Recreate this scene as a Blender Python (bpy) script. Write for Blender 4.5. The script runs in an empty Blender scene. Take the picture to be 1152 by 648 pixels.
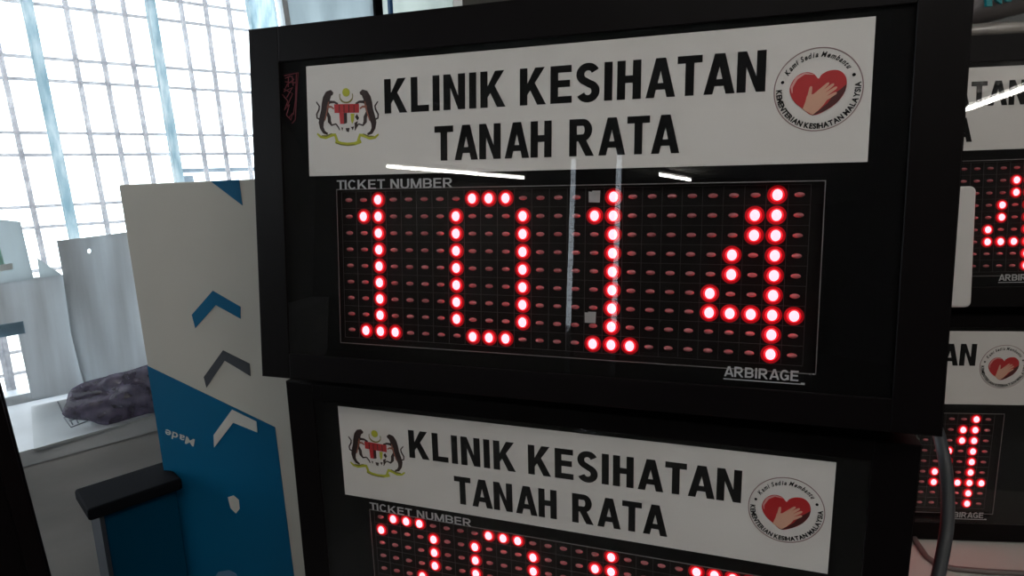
import bpy, bmesh, math, random
from mathutils import Vector, Matrix
random.seed(7)
C = bpy.context.scene.collection
U = 0.0125                      # one LED pitch in metres
CAMZ = 1.2375
FPX = 702.15
ZC = CAMZ - 36.2 * U; ZS = CAMZ - 33 * U
WM = Matrix(((0.999652813358153, -0.02634867634479201, 0.0),
             (-0.005042797342539696, -0.19132067526652893, 0.9815146302580117),
             (-0.025861611320346544, -0.9811738614896085, -0.19138712231881957)))
CAM = Vector((0, 0, CAMZ))

# ------------------------------------------------------------------ materials
def mat(name, col, rough=0.5, metal=0.0, spec=0.5, emit=None, estr=0.0, noise=None, bump=0.0, nscale=30.0, stretch=(1, 1, 1)):
    m = bpy.data.materials.new(name); m.use_nodes = True
    nt = m.node_tree; b = nt.nodes['Principled BSDF']
    b.inputs['Base Color'].default_value = (*col, 1); b.inputs['Roughness'].default_value = rough
    b.inputs['Metallic'].default_value = metal; b.inputs['Specular IOR Level'].default_value = spec
    if emit: b.inputs['Emission Color'].default_value = (*emit, 1); b.inputs['Emission Strength'].default_value = estr
    if noise or bump:
        tc = nt.nodes.new('ShaderNodeTexCoord'); mp = nt.nodes.new('ShaderNodeMapping')
        mp.inputs['Scale'].default_value = stretch
        nz = nt.nodes.new('ShaderNodeTexNoise'); nz.inputs['Scale'].default_value = nscale; nz.inputs['Detail'].default_value = 6
        nt.links.new(tc.outputs['Object'], mp.inputs[0]); nt.links.new(mp.outputs[0], nz.inputs['Vector'])
        if noise:
            r = nt.nodes.new('ShaderNodeValToRGB'); r.color_ramp.elements[0].position = 0.35; r.color_ramp.elements[1].position = 0.65
            r.color_ramp.elements[0].color = (*col, 1); r.color_ramp.elements[1].color = (*noise, 1)
            nt.links.new(nz.outputs[0], r.inputs[0]); nt.links.new(r.outputs[0], b.inputs['Base Color'])
        if bump:
            bp = nt.nodes.new('ShaderNodeBump'); bp.inputs['Strength'].default_value = bump; bp.inputs['Distance'].default_value = 0.002
            nt.links.new(nz.outputs[0], bp.inputs['Height']); nt.links.new(bp.outputs[0], b.inputs['Normal'])
    return m

def trans_mat(name, c0, c1, tfac, nscale, stretch, rough=0.3, clear=0.0):
    """diffuse + translucent sheet with streaks; clear = share of see-through"""
    m = bpy.data.materials.new(name); m.use_nodes = True; nt = m.node_tree
    nt.nodes.remove(nt.nodes['Principled BSDF']); out = nt.nodes['Material Output']
    tc = nt.nodes.new('ShaderNodeTexCoord'); mp = nt.nodes.new('ShaderNodeMapping'); mp.inputs['Scale'].default_value = stretch
    nz = nt.nodes.new('ShaderNodeTexNoise'); nz.inputs['Scale'].default_value = nscale; nz.inputs['Detail'].default_value = 8
    nt.links.new(tc.outputs['Object'], mp.inputs[0]); nt.links.new(mp.outputs[0], nz.inputs['Vector'])
    r = nt.nodes.new('ShaderNodeValToRGB'); r.color_ramp.elements[0].position = 0.35; r.color_ramp.elements[1].position = 0.68
    r.color_ramp.elements[0].color = (*c0, 1); r.color_ramp.elements[1].color = (*c1, 1)
    nt.links.new(nz.outputs[0], r.inputs[0])
    d = nt.nodes.new('ShaderNodeBsdfDiffuse'); t = nt.nodes.new('ShaderNodeBsdfTranslucent'); g = nt.nodes.new('ShaderNodeBsdfGlossy')
    g.inputs['Roughness'].default_value = rough
    for s in (d, t): nt.links.new(r.outputs[0], s.inputs['Color'])
    a = nt.nodes.new('ShaderNodeMixShader'); a.inputs[0].default_value = tfac
    nt.links.new(d.outputs[0], a.inputs[1]); nt.links.new(t.outputs[0], a.inputs[2])
    b = nt.nodes.new('ShaderNodeMixShader'); b.inputs[0].default_value = 0.04
    nt.links.new(a.outputs[0], b.inputs[1]); nt.links.new(g.outputs[0], b.inputs[2])
    last = b
    if clear:
        tr = nt.nodes.new('ShaderNodeBsdfTransparent'); c = nt.nodes.new('ShaderNodeMixShader'); c.inputs[0].default_value = clear
        nt.links.new(b.outputs[0], c.inputs[1]); nt.links.new(tr.outputs[0], c.inputs[2]); last = c
    nt.links.new(last.outputs[0], out.inputs[0])
    return m

def glass_mat(name, tint=(1, 1, 1), rough=0.0, ior=1.5, dirt=0.0):
    m = bpy.data.materials.new(name); m.use_nodes = True; nt = m.node_tree
    nt.nodes.remove(nt.nodes['Principled BSDF']); out = nt.nodes['Material Output']
    f = nt.nodes.new('ShaderNodeFresnel'); f.inputs[0].default_value = ior
    t = nt.nodes.new('ShaderNodeBsdfTransparent'); t.inputs[0].default_value = (*tint, 1)
    g = nt.nodes.new('ShaderNodeBsdfGlossy'); g.inputs['Roughness'].default_value = rough
    mx = nt.nodes.new('ShaderNodeMixShader')
    ge = nt.nodes.new('ShaderNodeNewGeometry'); iv = nt.nodes.new('ShaderNodeMath'); iv.operation = 'SUBTRACT'; iv.inputs[0].default_value = 1
    mu = nt.nodes.new('ShaderNodeMath'); mu.operation = 'MULTIPLY'      # both faces of the pane counted once, on the way in
    nt.links.new(ge.outputs['Backfacing'], iv.inputs[1]); nt.links.new(f.outputs[0], mu.inputs[0]); nt.links.new(iv.outputs[0], mu.inputs[1])
    nt.links.new(mu.outputs[0], mx.inputs[0]); nt.links.new(t.outputs[0], mx.inputs[1]); nt.links.new(g.outputs[0], mx.inputs[2])
    last = mx
    if dirt:
        tc = nt.nodes.new('ShaderNodeTexCoord'); mp = nt.nodes.new('ShaderNodeMapping'); mp.inputs['Scale'].default_value = (9, 9, 0.7)
        nz = nt.nodes.new('ShaderNodeTexNoise'); nz.inputs['Scale'].default_value = 3; nz.inputs['Detail'].default_value = 8
        mr = nt.nodes.new('ShaderNodeMapRange'); mr.inputs[1].default_value = 0.45; mr.inputs[2].default_value = 0.75; mr.inputs[4].default_value = dirt
        d = nt.nodes.new('ShaderNodeBsdfTranslucent'); d.inputs[0].default_value = (0.75, 0.82, 0.88, 1); m2 = nt.nodes.new('ShaderNodeMixShader')
        nt.links.new(tc.outputs['Object'], mp.inputs[0]); nt.links.new(mp.outputs[0], nz.inputs['Vector']); nt.links.new(nz.outputs[0], mr.inputs[0])
        nt.links.new(mr.outputs[0], m2.inputs[0]); nt.links.new(mx.outputs[0], m2.inputs[1]); nt.links.new(d.outputs[0], m2.inputs[2]); last = m2
    nt.links.new(last.outputs[0], out.inputs[0])
    return m

M = {}
M['casing'] = mat('black_powder_coat', (0.0022, 0.0015, 0.0018), 0.5, spec=0.09, bump=0.05, nscale=900)
M['bezel'] = mat('black_bezel_metal', (0.0026, 0.0017, 0.002), 0.42, spec=0.11)
M['film'] = mat('black_print', (0.002, 0.002, 0.0023), 0.6, spec=0.05)
M['board'] = mat('led_board_black', (0.005, 0.004, 0.004), 0.6, spec=0.08)
M['ridge'] = mat('led_board_ridge', (0.022, 0.019, 0.02), 0.6)
M['white'] = mat('header_white', (0.64, 0.615, 0.59), 0.55, noise=(0.67, 0.645, 0.62), nscale=12)
M['black_ink'] = mat('black_ink', (0.003, 0.003, 0.0035), 0.6, spec=0.1)
M['grey_ink'] = mat('grey_ink', (0.42, 0.42, 0.43), 0.6)
M['line_ink'] = mat('thin_line_ink', (0.16, 0.15, 0.15), 0.6)
M['ring_ink'] = mat('ring_ink', (0.25, 0.16, 0.16), 0.6)
M['red_ink'] = mat('red_ink', (0.42, 0.015, 0.018), 0.5)
M['darkred_ink'] = mat('dark_red_ink', (0.07, 0.008, 0.008), 0.5)
M['pink_ink'] = mat('pale_red_ink', (0.62, 0.30, 0.28), 0.5)
M['skin_ink'] = mat('skin_ink', (0.60, 0.34, 0.24), 0.6)
M['tiger_ink'] = mat('brown_ink', (0.022, 0.007, 0.005), 0.6)
M['tiger_light'] = mat('orange_brown_ink', (0.30, 0.10, 0.06), 0.6)
M['yellow_ink'] = mat('yellow_ink', (0.42, 0.44, 0.02), 0.6)
M['olive_ink'] = mat('olive_ink', (0.17, 0.16, 0.02), 0.6)
M['mark'] = mat('dark_red_strokes', (0.13, 0.003, 0.012), 0.6)
M['led_on'] = mat('lit_led', (0.3, 0.01, 0.02), 0.3, emit=(1.0, 0.080, 0.092), estr=11)
M['bloom_collar'] = mat('led_bloom_collar', (0.75, 0.02, 0.03), 0.5, emit=(1.0, 0.0, 0.02), estr=0.6)  # emission on the collar imitates the red bloom round a lit LED
M['led_halo_ring'] = mat('led_halo_ring', (0.38, 0.007, 0.015), 0.7, spec=0.05)  # red ring added to spread the LED glow into a halo
M['led_off'] = mat('unlit_led', (0.36, 0.11, 0.12), 0.25, spec=0.7)
M['glass'] = glass_mat('display_glass', ior=1.68)
M['reflection_patch'] = mat('painted_reflection', (0.33, 0.32, 0.32), 0.6)  # flat grey squares standing in for reflections in the display glass

# ------------------------------------------------------------------ mesh builder
class MB:
    def __init__(s): s.v = []; s.f = []; s.mi = []; s.cur = 0; s.sm = []
    def face(s, idx, smooth=False): s.f.append(idx); s.mi.append(s.cur); s.sm.append(smooth)
    def box(s, x0, x1, y0, y1, z0, z1):
        b = len(s.v)
        s.v += [(x, y, z) for z in (z0, z1) for y in (y0, y1) for x in (x0, x1)]
        for q in ((0, 2, 3, 1), (4, 5, 7, 6), (0, 1, 5, 4), (2, 6, 7, 3), (0, 4, 6, 2), (1, 3, 7, 5)): s.face([b + i for i in q])
    def prism(s, pts, y0, y1):
        """polygon given as (x, z), extruded along y from y0 (front) to y1"""
        a = sum(pts[i][0] * pts[(i + 1) % len(pts)][1] - pts[(i + 1) % len(pts)][0] * pts[i][1] for i in range(len(pts)))
        if a < 0: pts = pts[::-1]
        n = len(pts); b = len(s.v)
        s.v += [(p[0], y0, p[1]) for p in pts] + [(p[0], y1, p[1]) for p in pts]
        s.face([b + i for i in range(n)]); s.face([b + n + i for i in range(n - 1, -1, -1)])
        for i in range(n): s.face([b + i, b + n + i, b + n + (i + 1) % n, b + (i + 1) % n])
    def band(s, pts, w, y0, y1):
        """flat stroke along (x, z) points; w is a number or a list"""
        n = len(pts); L = []; R = []
        for i in range(n):
            a = Vector(pts[max(i - 1, 0)]); c = Vector(pts[min(i + 1, n - 1)]); d = (c - a)
            d = d.normalized() if d.length else Vector((1, 0)); p = Vector(pts[i]); ww = (w[i] if isinstance(w, (list, tuple)) else w) / 2
            nn = Vector((-d.y, d.x)) * ww; L.append(p + nn); R.append(p - nn)
        for i in range(n - 1):
            s.prism([tuple(L[i]), tuple(L[i + 1]), tuple(R[i + 1]), tuple(R[i])], y0, y1)
    def tube(s, pts, r, n=10, cap=True):
        pts = [Vector(p) for p in pts]; b = len(s.v); m = len(pts); up = None
        for i, p in enumerate(pts):
            d = (pts[min(i + 1, m - 1)] - pts[max(i - 1, 0)]).normalized()
            if up is None: up = Vector((0, 0, 1)) if abs(d.z) < 0.9 else Vector((1, 0, 0))
            sx = d.cross(up).normalized(); up2 = sx.cross(d).normalized(); up = up2
            rr = r[i] if isinstance(r, (list, tuple)) else r
            for k in range(n):
                a = 2 * math.pi * k / n; s.v.append(tuple(p + sx * math.cos(a) * rr + up2 * math.sin(a) * rr))
        for i in range(m - 1):
            for k in range(n):
                s.face([b + i * n + k, b + i * n + (k + 1) % n, b + (i + 1) * n + (k + 1) % n, b + (i + 1) * n + k], True)
        if cap:
            s.face([b + k for k in range(n - 1, -1, -1)]); s.face([b + (m - 1) * n + k for k in range(n)])
    def disc_ring(s, cx, cz, r0, r1, y0, y1, n=20):
        """flat or conical ring in the x/z plane: radius r0 at depth y0 to radius r1 at depth y1"""
        b = len(s.v)
        for k in range(n):
            a = 2 * math.pi * k / n
            s.v.append((cx + r0 * math.cos(a), y0, cz + r0 * math.sin(a))); s.v.append((cx + r1 * math.cos(a), y1, cz + r1 * math.sin(a)))
        for k in range(n):
            j = (k + 1) % n; s.face([b + 2 * k, b + 2 * j, b + 2 * j + 1, b + 2 * k + 1][::-1], True)
    def dome(s, cx, cz, rx, rz, yb, h, n=14, m=5):
        """dome rising from y=yb towards -y by h"""
        b = len(s.v)
        for j in range(m):
            t = j / m * math.pi / 2
            for k in range(n):
                a = 2 * math.pi * k / n
                s.v.append((cx + rx * math.cos(t) * math.cos(a), yb - h * math.sin(t), cz + rz * math.cos(t) * math.sin(a)))
        s.v.append((cx, yb - h, cz)); top = len(s.v) - 1
        for j in range(m - 1):
            for k in range(n):
                s.face([b + j * n + k, b + j * n + (k + 1) % n, b + (j + 1) * n + (k + 1) % n, b + (j + 1) * n + k][::-1][::-1], True)
        for k in range(n): s.face([b + (m - 1) * n + k, b + (m - 1) * n + (k + 1) % n, top], True)
    def mesh(s, name, mats, scale=1.0):
        me = bpy.data.meshes.new(name)
        me.from_pydata([(x * scale, y * scale, z * scale) for x, y, z in s.v], [], s.f)
        for m in (mats if isinstance(mats, (list, tuple)) else [mats]): me.materials.append(m)
        for p, i, q in zip(me.polygons, s.mi, s.sm): p.material_index = i; p.use_smooth = q
        me.validate(); me.update(); return me
    def build(s, name, mats, parent=None, scale=1.0, loc=None, bevel=0):
        o = bpy.data.objects.new(name, s.mesh(name, mats, scale)); C.objects.link(o)
        if parent: o.parent = parent
        if loc is not None: o.location = loc
        if bevel:
            b = o.modifiers.new('bevel', 'BEVEL'); b.width = bevel; b.segments = 3; b.limit_method = 'ANGLE'
        return o

def tag(o, label=None, cat=None, group=None, kind=None):
    if label: o['label'] = label
    if cat: o['category'] = cat
    if group: o['group'] = group
    if kind: o['kind'] = kind
    return o
def empty(name, mw, label, cat, group=None):
    o = bpy.data.objects.new(name, None); C.objects.link(o); o.empty_display_size = 0.05
    o.matrix_world = mw if isinstance(mw, Matrix) else Matrix.Translation(mw)
    return tag(o, label, cat, group)

# ------------------------------------------------------------------ lettering (heavy condensed strokes)
def ell(cx, cy, rx, ry, a0, a1, n=14):
    return [(cx + rx * math.cos(math.radians(a0 + (a1 - a0) * i / n)), cy + ry * math.sin(math.radians(a0 + (a1 - a0) * i / n))) for i in range(n + 1)]
def ringq(cx, cy, ro, ri, a0, a1, n=14):
    o = ell(cx, cy, ro[0], ro[1], a0, a1, n); i_ = ell(cx, cy, ri[0], ri[1], a0, a1, n)
    return [[o[k], o[k + 1], i_[k + 1], i_[k]] for k in range(n)]
def bandq(pts, w, h):
    """stroke quads with horizontal weight w (for vertical strokes) and vertical weight h"""
    L = []; R = []; n = len(pts)
    for i in range(n):
        a = Vector(pts[max(i - 1, 0)]); c = Vector(pts[min(i + 1, n - 1)]); d = (c - a).normalized()
        nn = Vector((-d.y * w / 2, d.x * h / 2)); p = Vector(pts[i]); L.append(tuple(p + nn)); R.append(tuple(p - nn))
    return [[L[i], L[i + 1], R[i + 1], R[i]] for i in range(n - 1)]
def glyph(ch, s=.225, b=.185):
    R = lambda x0, y0, x1, y1: [(x0, y0), (x1, y0), (x1, y1), (x0, y1)]
    k = s / .225
    if ch == 'I': return s, [R(0, 0, s, 1)]
    if ch == 'L': return .60, [R(0, 0, s, 1), R(s, 0, .60, b)]
    if ch == 'K': return .78, [R(0, 0, s, 1), [(s, .28), (s, .28 + .30 * k), (.72 - .26 * k, 1), (.74, 1)], [(.30, .50 - .08), (.30 + .13 * k, .46 + .14 * k + .02), (.78, 0), (.78 - .26 * k, 0)]]
    if ch == 'N': return .70, [R(0, 0, s, 1), R(.70 - s, 0, .70, 1), [(s, 1), (s, .62), (.70 - s, 0), (.70 - s, .38)] if s > .2 else [(0, 1), (s * 1.2, 1), (.70, 0), (.70 - s * 1.2, 0)]]
    if ch == 'E': return .62, [R(0, 0, s, 1), R(s, 0, .62, b), R(s, .5 - b / 2 + .02, .57, .5 + b / 2 + .02), R(s, 1 - b, .61, 1)]
    if ch == 'H': return .65, [R(0, 0, s, 1), R(.65 - s, 0, .65, 1), R(s, .52 - b / 2, .65 - s, .52 + b / 2)]
    if ch == 'T': return .64, [R(0, 1 - b, .64, 1), R(.32 - s / 2, 0, .32 + s / 2, 1 - b)]
    if ch == 'A': return .78, [[(0, 0), (s, 0), (.39 + .03 * k, 1 - .20 * k), (.39 + .03, 1), (.39 - .13 * k, 1)], [(.78, 0), (.78 - s, 0), (.39 - .03 * k, 1 - .20 * k), (.39 - .03, 1), (.39 + .13 * k, 1)], R(.16, .20, .62, .20 + b * .9)]
    if ch == 'M': return .86, [R(0, 0, s, 1), R(.86 - s, 0, .86, 1), [(0, 1), (s * 1.2, 1), (.43 + s * .45, 0), (.43 - s * .45, 0)], [(.86, 1), (.86 - s * 1.2, 1), (.43 - s * .45, 0), (.43 + s * .45, 0)]]
    if ch in 'RBP':
        g = [R(0, 0, s, 1), R(s, 1 - b, .40, 1), R(s, .40, .40, .40 + b)] + ringq(.40, .70, (.28, .30), (.28 - s, .30 - b), -90, 90)
        if ch == 'R': return .74, g + [[(.26, .42), (.26 + s * 1.05, .44), (.74, 0), (.74 - s * 1.1, 0)]]
        return .70, g + [R(s, 0, .40, b)] + ringq(.40, .285, (.30, .285), (.30 - s, .285 - b), -90, 90)
    if ch == 'U': return .70, [R(0, .33, s, 1), R(.70 - s, .33, .70, 1)] + ringq(.35, .33, (.35, .34), (.35 - s, .34 - b), 180, 360)
    if ch in 'CG':
        g = ringq(.36, .5, (.36, .515), (.36 - s, .515 - b), 40, 320, 24)
        if ch == 'G': g += [R(.38, .40, .70, .40 + b * .9), R(.70 - s, .06, .70, .44)]
        return .70, g
    if ch == 'S':
        w = s; hx = .66; p = ell(hx / 2, .725, hx / 2 - w * .5, .275 - b * .42, 22, 250, 16) + ell(hx / 2, .275, hx / 2 - w * .5, .275 - b * .42, 75, -158, 18)
        return hx, bandq(p, w * 1.02, b * 1.05)
    return .30, []
def letters(mb, text, x0, x1, z0, z1, y0, y1, s=.225, b=.185, gap=.075, space=.26):
    """lay text between x0..x1 (baseline z0, cap height z1) as thin raised print"""
    adv = []; x = 0
    for ch in text:
        if ch == ' ': x += space - gap; continue
        w, q = glyph(ch, s, b); g_ = gap * (.35 if ch in 'AT' else 1); adv.append((x, w, q)); x += w + g_
    tot = adv[-1][0] + adv[-1][1]; k = (x1 - x0) / tot; h = z1 - z0
    for ax, w, q in adv:
        for poly in q: mb.prism([(x0 + (ax + px) * k, z0 + py * h) for px, py in poly], y0, y1)
def font_text(mb, text, fn, size=1.0, shear=0.0, offset=0.0):
    """built-in font: each character's flat faces mapped through fn(x_advance_centre, local x, local y)"""
    x = 0.0
    for ch in text:
        if ch == ' ': x += 0.34; continue
        cu = bpy.data.curves.new('t', 'FONT'); cu.body = ch; cu.size = 1; cu.shear = shear; cu.offset = offset
        o = bpy.data.objects.new('t', cu); me = o.to_mesh()
        vs = [v.co.copy() for v in me.vertices]; fs = [list(p.vertices) for p in me.polygons]
        o.to_mesh_clear(); bpy.data.objects.remove(o); bpy.data.curves.remove(cu)
        if not vs: continue
        mn = min(v.x for v in vs); mx = max(v.x for v in vs); w = mx - mn; b = len(mb.v); c = x + w / 2
        for v in vs: mb.v.append(fn(c, v.x - mn - w / 2, v.y))
        for f in fs: mb.face([b + i for i in f])
        x += w + 0.09
    return x

# ------------------------------------------------------------------ the display cabinets
def pose(rows, t):
    R = Matrix(rows); ax = WM @ Vector((R[0][0], R[1][0], R[2][0])); ay = WM @ Vector((R[0][2], R[1][2], R[2][2])); az = -(WM @ Vector((R[0][1], R[1][1], R[2][1])))
    p = (WM @ Vector(t)) * U + CAM
    return Matrix(((ax.x, ay.x, az.x, p.x), (ax.y, ay.y, az.y, p.y), (ax.z, ay.z, az.z, p.z), (0, 0, 0, 1)))
POSES = [
 pose([[0.95292, -0.00114, 0.30323], [0.03184, 0.99484, -0.09634], [-0.30155, 0.10146, 0.94804]], [-9.9693, -5.294, 37.509]),
 pose([[0.94727, 0.02586, 0.31939], [0.03712, 0.98117, -0.18953], [-0.31828, 0.19139, 0.92848]], [-9.1892, 15.8887, 42.9332]),
 pose([[0.99482, 0.02339, 0.09891], [-0.01416, 0.99557, -0.09299], [-0.10065, 0.0911, 0.99074]], [17.8891, -9.3779, 52.4356]),
 pose([[0.99566, 0.017, 0.09153], [-0.00143, 0.98586, -0.16755], [-0.09309, 0.16669, 0.98161]], [16.6704, 11.5618, 56.5249])]
PY = 0.9915
DIG = {'1': {(0, 2), (1, 1), (1, 2), (2, 2), (3, 2), (4, 2), (5, 2), (6, 2), (7, 2), (8, 1), (8, 2), (8, 3)},
       '0': {(0, 1), (0, 2), (0, 3), (8, 1), (8, 2), (8, 3)} | {(r, c) for r in range(1, 8) for c in (0, 4)},
       '2': {(0, 1), (0, 2), (0, 3), (1, 0), (1, 4), (2, 4), (3, 4), (4, 3), (5, 2), (6, 1), (7, 0)} | {(8, c) for c in range(5)},
       '4': {(0, 3), (1, 2), (1, 3), (2, 2), (2, 3), (3, 1), (3, 3), (4, 1), (4, 3), (5, 0), (5, 3), (7, 3), (8, 3)} | {(6, c) for c in range(5)},
       '5': {(0, c) for c in range(5)} | {(1, 0), (2, 0), (3, 0), (3, 1), (3, 2), (3, 3), (4, 4), (5, 4), (6, 4), (7, 4), (7, 0), (8, 1), (8, 2), (8, 3)}}
DIG['1'] = {(r, c) for r, c in DIG['1']}
def lit_set(num):
    s = set()
    for k, ch in enumerate(num):
        for r, c in DIG[ch]: s.add((r, 7 * k + c))
    return s
def header_mesh():
    m = MB(); m.box(-2.522, 27.786, 0.0, 0.06, 1.458, 7.965); return m.mesh('header_panel', M['white'], U)
def lettering_mesh():
    m = MB(); letters(m, 'KLINIK KESIHATAN', 2.716, 23.226, 4.925, 6.86, -0.02, 0.0, gap=.13, space=.44)
    letters(m, 'TANAH RATA', 5.85, 19.306, 2.14, 4.062, -0.02, 0.0, gap=.13, space=.54); return m.mesh('header_lettering', M['black_ink'], U)
def arms_mesh():
    m = MB(); mats = [M['tiger_ink'], M['red_ink'], M['yellow_ink'], M['olive_ink'], M['tiger_light'], M['ring_ink']]
    def T(p): X, Y = p; return (-2.46 + X / 7.2 * .0591, 7.965 - (5.4 + Y / 7.2 + .055 * X / 7.2) * .0521)
    kw = .0591 / 7.2; mir = lambda L: [(650 - x, y) for x, y in L]
    def st(L, w, c, d=0.02):
        m.cur = c
        for A in (L, mir(L)): m.band([T(p) for p in A], [q * kw for q in w] if isinstance(w, list) else w * kw, -d, 0)
    def pg(L, c, d=0.02): m.cur = c; m.prism([T(p) for p in L], -d, 0)
    st([(214, 186), (196, 178), (176, 188), (158, 222), (148, 270), (140, 320), (122, 372), (108, 420), (112, 462), (130, 495), (160, 510)], [18, 42, 54, 60, 62, 58, 52, 42, 30, 24, 14], 0)
    st([(158, 262), (190, 252), (222, 252), (252, 268)], [26, 20, 16, 14], 0)
    st([(160, 292), (196, 290), (218, 306)], [20, 14, 10], 4, .024)
    st([(176, 250), (160, 330), (140, 400)], [8, 10, 8], 4, .024)
    st([(158, 330), (176, 372), (178, 410), (196, 438), (232, 428)], [18, 26, 26, 14, 10], 0)
    st([(100, 392), (74, 380), (72, 350), (92, 312), (96, 285), (72, 250)], [12, 12, 12, 12, 11, 8], 0)
    m.cur = 2; m.prism([T(p) for p in ell(322, 176, 30, 34, 0, 350, 18)], -.02, 0)
    m.cur = 3; m.band([T(p) for p in ell(322, 205, 54, 52, 160, 20, 14)][::-1], [8 * kw] * 2 + [11 * kw] * 11 + [8 * kw] * 2, -.02, 0)
    m.band([T(p) for p in ell(322, 205, 54, 52, -20, 200, 14)], 5 * kw, -.02, 0)
    pg([(222, 270), (425, 268), (424, 338), (224, 340)], 1)
    for x in (262, 300, 340, 382): pg([(x, 276), (x + 6, 276), (x + 6, 336), (x, 336)], 0, .024)
    pg([(262, 340), (300, 340), (300, 428), (268, 428)], 1); pg([(300, 340), (324, 340), (324, 420), (300, 428)], 0)
    pg([(356, 345), (386, 345), (380, 400), (366, 428), (358, 400)], 2); pg([(392, 372), (408, 350), (424, 380), (410, 400)], 0); pg([(386, 420), (412, 405), (402, 450), (388, 474)], 0)
    st([(232, 428), (252, 455), (262, 478)], [10, 9, 7], 0); pg([(276, 455), (290, 458), (284, 482)], 0); pg([(312, 462), (344, 460), (336, 494), (318, 488)], 0); pg([(356, 452), (380, 448), (370, 478)], 0)
    st([(72, 508), (100, 534), (142, 540), (190, 520), (222, 516), (232, 545), (240, 572)], [12, 18, 22, 24, 22, 20, 20], 2)
    m.cur = 2; m.band([T(p) for p in [(224, 570), (270, 586), (326, 592), (384, 586), (436, 566)]], 24 * kw, -.02, 0)
    m.cur = 3; m.band([T(p) for p in [(228, 582), (272, 596), (326, 600), (382, 594)]], 9 * kw, -.024, 0)
    st([(110, 524), (150, 526), (196, 506)], [6, 12, 6], 3, .024)
    return m.mesh('coat_of_arms', mats, U)
def badge_mesh():
    m = MB(); mats = [M['ring_ink'], M['red_ink'], M['darkred_ink'], M['skin_ink'], M['pink_ink'], M['black_ink']]
    cx, cz = 25.53, 4.87
    def T(p): X, Y = p; return (cx + (X - 323) * .00753, cz - (Y - 330) * .00795 - (X - 323) * .00045)
    def sp(P, n=5):
        out = []; N = len(P)
        for i in range(N):
            a, b, c, d = [Vector(P[(i + k - 1) % N]) for k in range(4)]
            for j in range(n):
                t = j / n; out.append(tuple(0.5 * ((2 * b) + (c - a) * t + (2 * a - 5 * b + 4 * c - d) * t * t + (3 * b - a - 3 * c + d) * t ** 3)))
        return out
    m.cur = 0; R = 1.9; c = ell(cx, cz, R, R, 0, 360, 64); m.band(c, .045, -.02, 0)
    H = [(323, 268), (292, 238), (240, 232), (190, 262), (162, 318), (168, 366), (196, 408), (240, 442), (300, 480), (372, 452), (436, 404), (476, 342), (483, 284), (465, 242), (428, 220), (378, 224), (340, 245)]
    m.cur = 1; m.prism([T(p) for p in sp(H, 4)], -.02, 0)
    m.cur = 2; m.prism([T(p) for p in [(482, 300), (478, 340), (438, 403), (372, 452), (300, 481), (290, 472), (330, 455), (380, 410), (420, 350), (450, 330)]], -.024, 0)
    m.cur = 4; m.band([T(p) for p in [(296, 244), (244, 238), (198, 266), (172, 318), (176, 352)]], [.03, .09, .13, .10, .03], -.024, 0)
    m.cur = 3
    m.prism([T(p) for p in [(240, 446), (256, 400), (262, 368), (300, 356), (340, 338), (372, 350), (384, 380), (360, 418), (330, 452), (300, 478)]], -.028, 0)
    for a, b in (((275, 375), (284, 312)), ((310, 362), (384, 292)), ((335, 362), (412, 298)), ((352, 372), (430, 316)), ((356, 392), (430, 348))):
        p, q = Vector(T(a)), Vector(T(b)); m.band([tuple(p), tuple(p.lerp(q, .5)), tuple(p.lerp(q, .9)), tuple(q)], [.17, .15, .12, .05], -.028 - .0006 * a[0] / 300, 0)
    m.cur = 5
    def arc(text, a0, a1, rb, size, inward, shear, off, xs=1.0):
        tmp = MB(); tot = font_text(tmp, text, lambda c, x, y: (0, 0, 0), shear=shear, offset=off) - .09
        def fn(c_, x, y):
            a = math.radians(a0 + (a1 - a0) * c_ / tot); ks = abs(a1 - a0) / tot * math.pi / 180 * rb
            if inward: r = rb + y * size; p = (math.cos(a) * r, math.sin(a) * r); t = (math.sin(a), -math.cos(a))
            else: r = rb - y * size; p = (math.cos(a) * r, math.sin(a) * r); t = (-math.sin(a), math.cos(a))
            return (cx + p[0] + t[0] * x * ks * 1.04, -.016, cz + p[1] + t[1] * x * ks * 1.04)
        font_text(m, text, fn, shear=shear, offset=off)
    arc('Kami Sedia Membantu', 152, 34, 1.48, .34, True, .3, .03)
    arc('KEMENTERIAN KESIHATAN MALAYSIA', 178, 368, 1.80, .34, False, 0, .04)
    for a in (165, 21): m.prism(ell(cx + 1.6 * math.cos(math.radians(a)), cz + 1.6 * math.sin(math.radians(a)), .075, .075, 0, 330, 10), -.02, 0)
    return m.mesh('heart_badge', mats, U)
def box_frame(m, x0, x1, z0, z1, wl, wr, wt, wb, y0, y1):
    m.box(x0, x0 + wl, y0, y1, z0, z1); m.box(x1 - wr, x1, y0, y1, z0, z1)
    m.box(x0 + wl, x1 - wr, y0, y1, z1 - wt, z1); m.box(x0 + wl, x1 - wr, y0, y1, z0, z0 + wb)
def led_mesh(on):
    m = MB()
    if on:
        m.cur = 0; m.dome(0, 0, .245, .285, .05, .24, 16, 5)
        m.cur = 1; m.disc_ring(0, 0, .335, .235, .04, -.01, 20)
        m.cur = 2; m.disc_ring(0, 0, .47, .335, .06, .04, 20)
        return m.mesh('lit_led', [M['led_on'], M['bloom_collar'], M['led_halo_ring']], U)
    m.dome(0, 0, .24, .125, .05, .16, 12, 4); return m.mesh('unlit_led', [M['led_off']], U)
SH = {}
WIN = (-.62, 26.05, -8.72, .62)      # the clear window in the black print: u0, u1, z0, z1
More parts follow.
